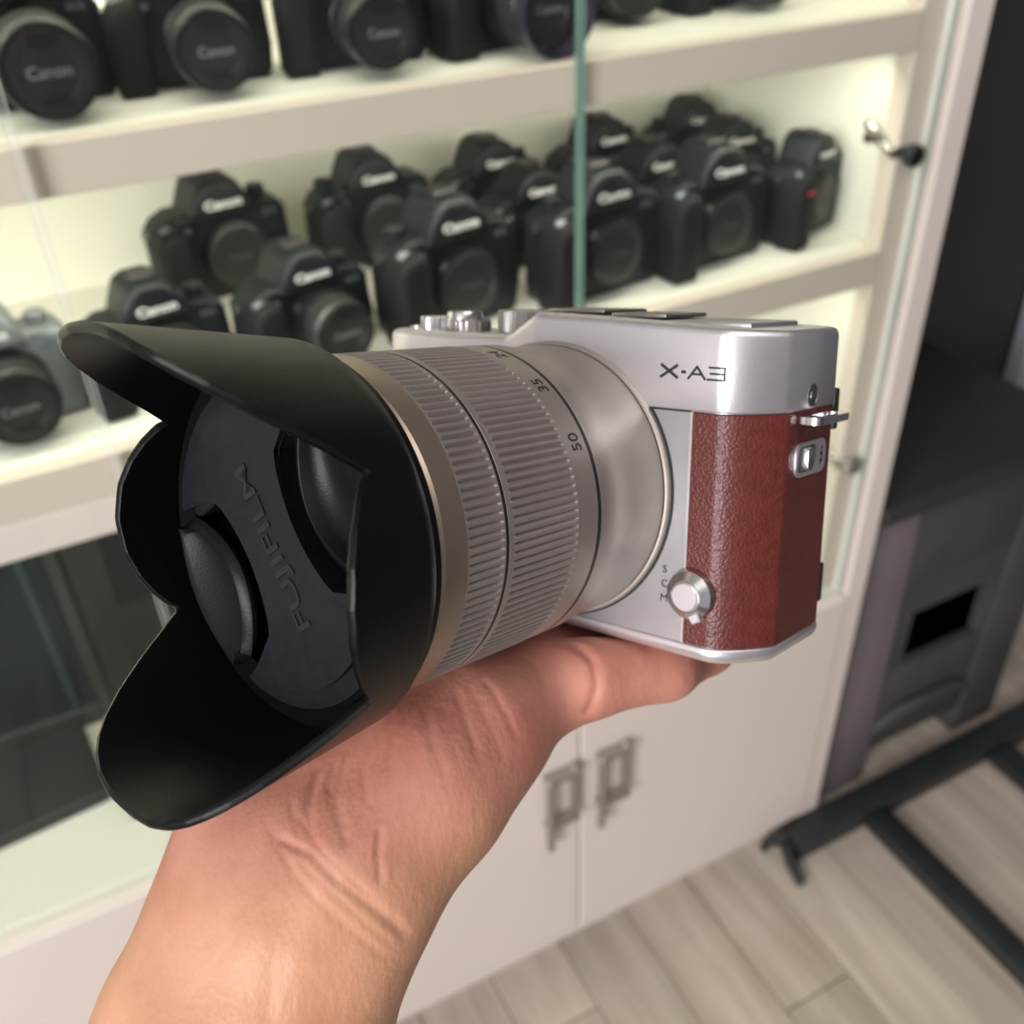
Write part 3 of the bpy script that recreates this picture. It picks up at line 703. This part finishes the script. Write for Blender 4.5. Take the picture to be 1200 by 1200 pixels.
# ================================================================== HAND AND FOREARM
def round_cone(P, a, b, ra, rb):
    a = np.array(a, float); b = np.array(b, float); ab = b - a; h = np.clip(((P - a) @ ab) / (ab @ ab), 0, 1)
    return np.linalg.norm(P - (a + h[..., None] * ab), axis=-1) - (ra + (rb - ra) * h)
def smin(a, b, k):
    h = np.clip(.5 + .5 * (b - a) / k, 0, 1); return b + (a - b) * h - k * h * (1 - h)
def chain(P, pts, k=4):
    d = None
    for (a, ra), (b, rb) in zip(pts, pts[1:]):
        q = round_cone(P, a, b, ra, rb); d = q if d is None else smin(d, q, k)
    return d
ULNAR = [((-9, -185, 128), 25), ((-5, -140, 100), 22), ((-3.9, -117.5, 85.8), 20.3), ((-4.1, -98, 77.5), 19.6), ((-2.3, -79, 68.9), 18.8), ((-1.0, -69.2, 61.5), 18.2), ((1.5, -57.5, 45), 18.0), ((2.6, -50.5, 30), 15.6), ((2.8, -47, 13), 12.6)]
RADIAL = [((-27, -185, 140), 23), ((-21.5, -140, 112.5), 20.5), ((-19.5, -117.5, 99), 19), ((-17.5, -98, 88), 18.5), ((-18.5, -82, 76.5), 17.8), ((-21.5, -70.4, 68), 17.2), ((-31, -57, 53), 16.5), ((-38, -50, 38), 14.5)]
FING = dict(
    little=[((3, -46.5, 13), 11), ((14, -43.6, 5), 8.9), ((23.3, -43.3, -13), 8.0), ((23.2, -43.2, -32), 7.6), ((18, -42.6, -46), 6.4)],
    ring=[((-8, -46, 8), 11.5), ((3, -44.2, -20), 9.0), ((8, -43.6, -42), 8.2), ((6, -41, -56), 7.0)],
    middle=[((-23, -46.5, 6), 12), ((-15, -44.5, -24), 9.3), ((-10, -43.8, -47), 8.4), ((-9, -40, -62), 7.2)],
    index=[((-38, -46, 10), 12), ((-36, -44.5, -20), 9.3), ((-33, -43.6, -40), 8.4), ((-30, -41, -54), 7.2)],
    thumb=[((-36, -50, 42), 14.5), ((-48, -34, 34), 12), ((-49, -14, 29), 10.6), ((-46, 4, 27), 9.0), ((-43, 15, 26), 7.6)])
def hand_sdf(P):
    a = chain(P, ULNAR, 6); b = chain(P, RADIAL, 6); d = smin(a, b, 14)
    for k_, pts in (('ring', [((-8, -60, 52), 14), ((-8, -46.5, 8), 12)]), ('middle', [((-16, -60, 55), 14), ((-23, -46.5, 6), 12.2)]), ('index', [((-26, -60, 55), 14), ((-38, -46, 10), 12.2)])):
        d = smin(d, chain(P, pts), 7)
    f5 = None
    for nme, pts in FING.items():
        q = chain(P, pts, 3); f5 = q if f5 is None else np.minimum(f5, q)
    d = smin(d, f5, 5)
    # tendon ridges along the wrist
    # contact with the lens barrel and the camera's base
    r = np.hypot(P[..., 0], P[..., 1]); lens_d = np.maximum(r - 31.75, np.maximum(P[..., 2] - 71.5, -P[..., 2]))
    hood_d = np.maximum(r - (35.3 + .105 * (P[..., 2] - 72.5)), 71.8 - P[..., 2])
    base_d = np.maximum(np.maximum(-35.1 - P[..., 1], P[..., 2] - .8), P[..., 1] - 40)
    d = np.maximum(d, -lens_d); d = np.maximum(d, -base_d); d = np.maximum(d, -hood_d)
    return d
st_ = 1.25
gx = np.arange(-74, 40, st_); gy = np.arange(-178, 42, st_); gz = np.arange(-74, 150, st_)
G = np.empty((len(gx), len(gy), len(gz)), np.float32)
for i, x in enumerate(gx):
    YY, ZZ = np.meshgrid(gy, gz, indexing='ij'); P = np.stack([np.full_like(YY, x), YY, ZZ], -1); G[i] = hand_sdf(P)
G[:, 0, :] = np.maximum(G[:, 0, :], .5)
def surface_nets(G):
    s = G < 0; nx, ny, nz = G.shape
    c = np.zeros((nx - 1, ny - 1, nz - 1), np.int8); offs = [(i, j, k) for i in (0, 1) for j in (0, 1) for k in (0, 1)]
    for i, j, k in offs: c += s[i:nx - 1 + i, j:ny - 1 + j, k:nz - 1 + k]
    act = (c > 0) & (c < 8); ids = -np.ones(act.shape, int); I = np.argwhere(act); ids[act] = np.arange(len(I))
    acc = np.zeros((len(I), 3)); cnt = np.zeros(len(I))
    for i, j, k in offs:
        for ax in range(3):
            o = (i, j, k)
            if o[ax]: continue
            e = list(o); e[ax] = 1
            a = G[I[:, 0] + i, I[:, 1] + j, I[:, 2] + k]; b = G[I[:, 0] + e[0], I[:, 1] + e[1], I[:, 2] + e[2]]
            m_ = (a < 0) != (b < 0); t_ = np.where(m_, a / np.where(m_, a - b, 1), 0)
            p = np.tile(np.array(o, float), (len(I), 1)); p[:, ax] += t_
            acc[m_] += p[m_]; cnt[m_] += 1
    V = I + acc / cnt[:, None]; Q = []
    for ax in range(3):
        u, v = (ax + 1) % 3, (ax + 2) % 3
        sl = [slice(None)] * 3; sl2 = [slice(None)] * 3; sl[ax] = slice(0, -1); sl2[ax] = slice(1, None)
        E = np.argwhere(s[tuple(sl)] != s[tuple(sl2)])
        E = E[(E[:, u] > 0) & (E[:, v] > 0) & (E[:, u] < G.shape[u] - 1) & (E[:, v] < G.shape[v] - 1)]
        def g(du, dv): q = E.copy(); q[:, u] -= du; q[:, v] -= dv; return ids[q[:, 0], q[:, 1], q[:, 2]]
        q4 = np.stack([g(0, 0), g(1, 0), g(1, 1), g(0, 1)], 1); flip = ~s[E[:, 0], E[:, 1], E[:, 2]]
        q4[flip] = q4[flip][:, ::-1]; Q.append(q4)
    Q = np.concatenate(Q); Q = Q[(Q >= 0).all(1)]
    return V, Q
HV, HQ = surface_nets(G)
HV = HV * st_ + np.array([gx[0], gy[0], gz[0]])
def subdiv_smooth(V, Q, it):
    me = bpy.data.meshes.new('h'); me.from_pydata(V.tolist(), [], Q.tolist()); o = bpy.data.objects.new('h', me); COL.objects.link(o)
    sm = o.modifiers.new('s', 'SMOOTH'); sm.factor = .5; sm.iterations = it
    sb = o.modifiers.new('d', 'SUBSURF'); sb.levels = 1; sb.render_levels = 1
    bpy.context.view_layer.update()
    m2 = bpy.data.meshes.new_from_object(o.evaluated_get(bpy.context.evaluated_depsgraph_get())); bpy.data.objects.remove(o); bpy.data.meshes.remove(me)
    return m2
hm = subdiv_smooth(HV, HQ, 6)
nv = len(hm.vertices); hv = np.empty(nv * 3); hm.vertices.foreach_get('co', hv); hv = hv.reshape(-1, 3)
hn = np.empty(nv * 3); hm.vertex_normals.foreach_get('vector', hn); hn = hn.reshape(-1, 3)
# creases of the palm and wrist: grooves along lines drawn on the skin
CAMB = -(RB.T @ TB)
def on_skin(px, py):
    d = RB.T @ np.array([(px - 600) / F, -(py - 600) / F, -1.]); d /= np.linalg.norm(d)
    q = hv - CAMB; s_ = q @ d; dist = np.linalg.norm(q - s_[:, None] * d, axis=1)
    c_ = dist < 1.2
    if not c_.any(): return None
    i = np.argmin(np.where(c_, s_ + dist, 1e9)); return CAMB + d * s_[i]
CREASES = [  # (points on the skin as seen from the eye, width mm, depth mm)
    ([(330, 985), (365, 1000), (395, 1030), (440, 1065), (478, 1098)], 1.0, .5),
    ([(352, 960), (378, 1000), (420, 1040), (470, 1085)], .85, .38),
    ([(318, 975), (350, 1030), (400, 1080), (455, 1125)], .85, .22),
    ([(370, 1000), (360, 950), (372, 905), (400, 870), (425, 850)], 1.1, .35),
    ([(405, 985), (392, 930), (405, 885), (430, 850)], 1.0, .25),
    ([(445, 1030), (443, 1000), (446, 975)], .7, .35),
    ([(430, 940), (425, 900), (440, 870), (470, 830)], .9, .22),
    ([(690, 834), (700, 805), (696, 775), (672, 752)], 1.2, .75),
    ([(352, 1010), (398, 1052), (440, 1092), (468, 1112)], .7, .16),
    ([(340, 940), (350, 975), (372, 1015)], .8, .2), ([(455, 900), (462, 865), (482, 835)], .8, .16), ([(475, 930), (485, 890), (500, 860)], .8, .13),
    ([(395, 960), (385, 920), (392, 890)], .8, .2), ([(560, 820), (575, 850), (590, 890)], .8, .13),
    ([(640, 800), (628, 775), (612, 765)], 1.1, .35),
    ([(570, 800), (590, 830), (605, 862)], .9, .22),
    ([(535, 812), (548, 850), (560, 885)], .9, .20),
    ([(500, 830), (505, 870), (520, 905)], .9, .18)]
disp = np.zeros(nv)
for pts, wd, dp in CREASES:
    P = [on_skin(*p) for p in pts]; P = [p for p in P if p is not None]
    for a, b in zip(P, P[1:]):
        ab = b - a; h = np.clip(((hv - a) @ ab) / (ab @ ab + 1e-9), 0, 1); dd = np.linalg.norm(hv - (a + h[:, None] * ab), axis=1)
        disp = np.minimum(disp, -dp * np.exp(-(dd / wd) ** 2))
# soft tendon and muscle relief on the forearm
TEND = [([(345, 1180), (352, 1120), (368, 1060), (380, 1010)], 5.5, .9), ([(290, 1190), (300, 1120), (315, 1050)], 7, .6)]
up_ = np.zeros(nv)
for pts, wd, dp in TEND:
    P = [on_skin(*p) for p in pts]; P = [p for p in P if p is not None]
    for a, b in zip(P, P[1:]):
        ab = b - a; h = np.clip(((hv - a) @ ab) / (ab @ ab + 1e-9), 0, 1); dd = np.linalg.norm(hv - (a + h[:, None] * ab), axis=1)
        up_ = np.maximum(up_, dp * np.exp(-(dd / wd) ** 2))
hv2 = hv + hn * (disp + up_)[:, None]
hm.vertices.foreach_set('co', (hv2 * K).ravel()); hm.shade_smooth(); hm.update(); hm.name = 'person'
# palm tint as a vertex attribute: 1 on the palm and fingers, 0 on the forearm
pal = 1 / (1 + np.exp((-66 + .25 * (hv[:, 0] + 10) - hv[:, 1]) / 3.5))
at = hm.attributes.new('palm', 'FLOAT', 'POINT'); at.data.foreach_set('value', pal.astype(np.float32))
def skin():
    m = bpy.data.materials.new('skin'); m.use_nodes = True; nt = m.node_tree; N = nt.nodes; L = nt.links; b = N['Principled BSDF']
    b.inputs['Roughness'].default_value = .48; b.inputs['Subsurface Weight'].default_value = .12
    b.inputs['Subsurface Radius'].default_value = (1, .35, .18); b.inputs['Subsurface Scale'].default_value = .003
    b.inputs['Specular IOR Level'].default_value = .4
    tc = N.new('ShaderNodeTexCoord'); at = N.new('ShaderNodeAttribute'); at.attribute_name = 'palm'
    n1 = N.new('ShaderNodeTexNoise'); n1.inputs['Scale'].default_value = 45; n1.inputs['Detail'].default_value = 5; L.new(tc.outputs['Object'], n1.inputs[0])
    def mixc(f, a, b_):
        x = N.new('ShaderNodeMix'); x.data_type = 'RGBA'
        for s_, v in ((0, f), (6, a), (7, b_)):
            if isinstance(v, (tuple, float)): x.inputs[s_].default_value = v if isinstance(v, float) else (*v, 1)
            else: L.new(v, x.inputs[s_])
        return x.outputs[2]
    r1 = N.new('ShaderNodeMapRange'); r1.inputs[1].default_value = .35; r1.inputs[2].default_value = .65; L.new(n1.outputs[0], r1.inputs[0])
    arm = mixc(r1.outputs[0], (.50, .24, .14), (.60, .31, .19)); pl_ = mixc(r1.outputs[0], (.42, .155, .115), (.55, .24, .18))
    L.new(mixc(at.outputs['Fac'], arm, pl_), b.inputs['Base Color'])
    v1 = N.new('ShaderNodeTexVoronoi'); v1.inputs['Scale'].default_value = 900; L.new(tc.outputs['Object'], v1.inputs[0])
    mp = N.new('ShaderNodeMapping'); mp.inputs['Rotation'].default_value = (.3, .2, .5); mp.inputs['Scale'].default_value = (600, 200, 450); L.new(tc.outputs['Object'], mp.inputs[0])
    n2 = N.new('ShaderNodeTexNoise'); n2.inputs['Scale'].default_value = 1; n2.inputs['Detail'].default_value = 4; L.new(mp.outputs[0], n2.inputs[0])
    b1 = N.new('ShaderNodeBump'); b1.inputs['Strength'].default_value = .2; b1.inputs['Distance'].default_value = .0002; L.new(v1.outputs['Distance'], b1.inputs['Height'])
    b2 = N.new('ShaderNodeBump'); b2.inputs['Strength'].default_value = .4; b2.inputs['Distance'].default_value = .0005; L.new(n2.outputs[0], b2.inputs['Height']); L.new(b1.outputs[0], b2.inputs['Normal'])
    L.new(b2.outputs[0], b.inputs['Normal']); return m
SKIN = skin(); hm.materials.clear(); hm.materials.append(SKIN)
per = bpy.data.objects.new('person', hm); COL.objects.link(per); per.matrix_world = held.matrix_world.copy()
tag(per, 'bare left hand and forearm, palm up, holding the silver camera from below', 'person')
# fingernails (on the backs of the fingertips, facing down)
NAIL = mat('fingernail', (.66, .40, .33), .3)
for nme, pts in FING.items():
    (p1, r1), (p2, r2) = pts[-2], pts[-1]; a = Vector(p1); b = Vector(p2); d = (b - a).normalized()
    dn = Vector((0, -1, 0)) if nme != 'thumb' else Vector((-1, .1, 0)); dn = (dn - d * dn.dot(d)).normalized(); sd = d.cross(dn)
    V = []; Fc = []; nu, nw = 8, 8
    for i in range(nu + 1):
        for j in range(nw + 1):
            u = i / nu; t_ = (j / nw - .5) * 2; an = t_ * .85 * (1 - .25 * (2 * u - 1) ** 4)
            c_ = b + d * (r2 * (-.9 + 1.75 * u)); rr = r2 * (1.0 if u < .6 else 1.0 - .35 * ((u - .6) / .4) ** 2) + .12
            V.append(tuple(c_ + dn * rr * math.cos(an) + sd * rr * math.sin(an)))
    for i in range(nu):
        for j in range(nw): q = i * (nw + 1) + j; Fc.append((q, q + 1, q + nw + 2, q + nw + 1))
    g = mesh_obj('fingernail', V, Fc, NAIL, per, sc=K); so = g.modifiers.new('s', 'SOLIDIFY'); so.thickness = .0005
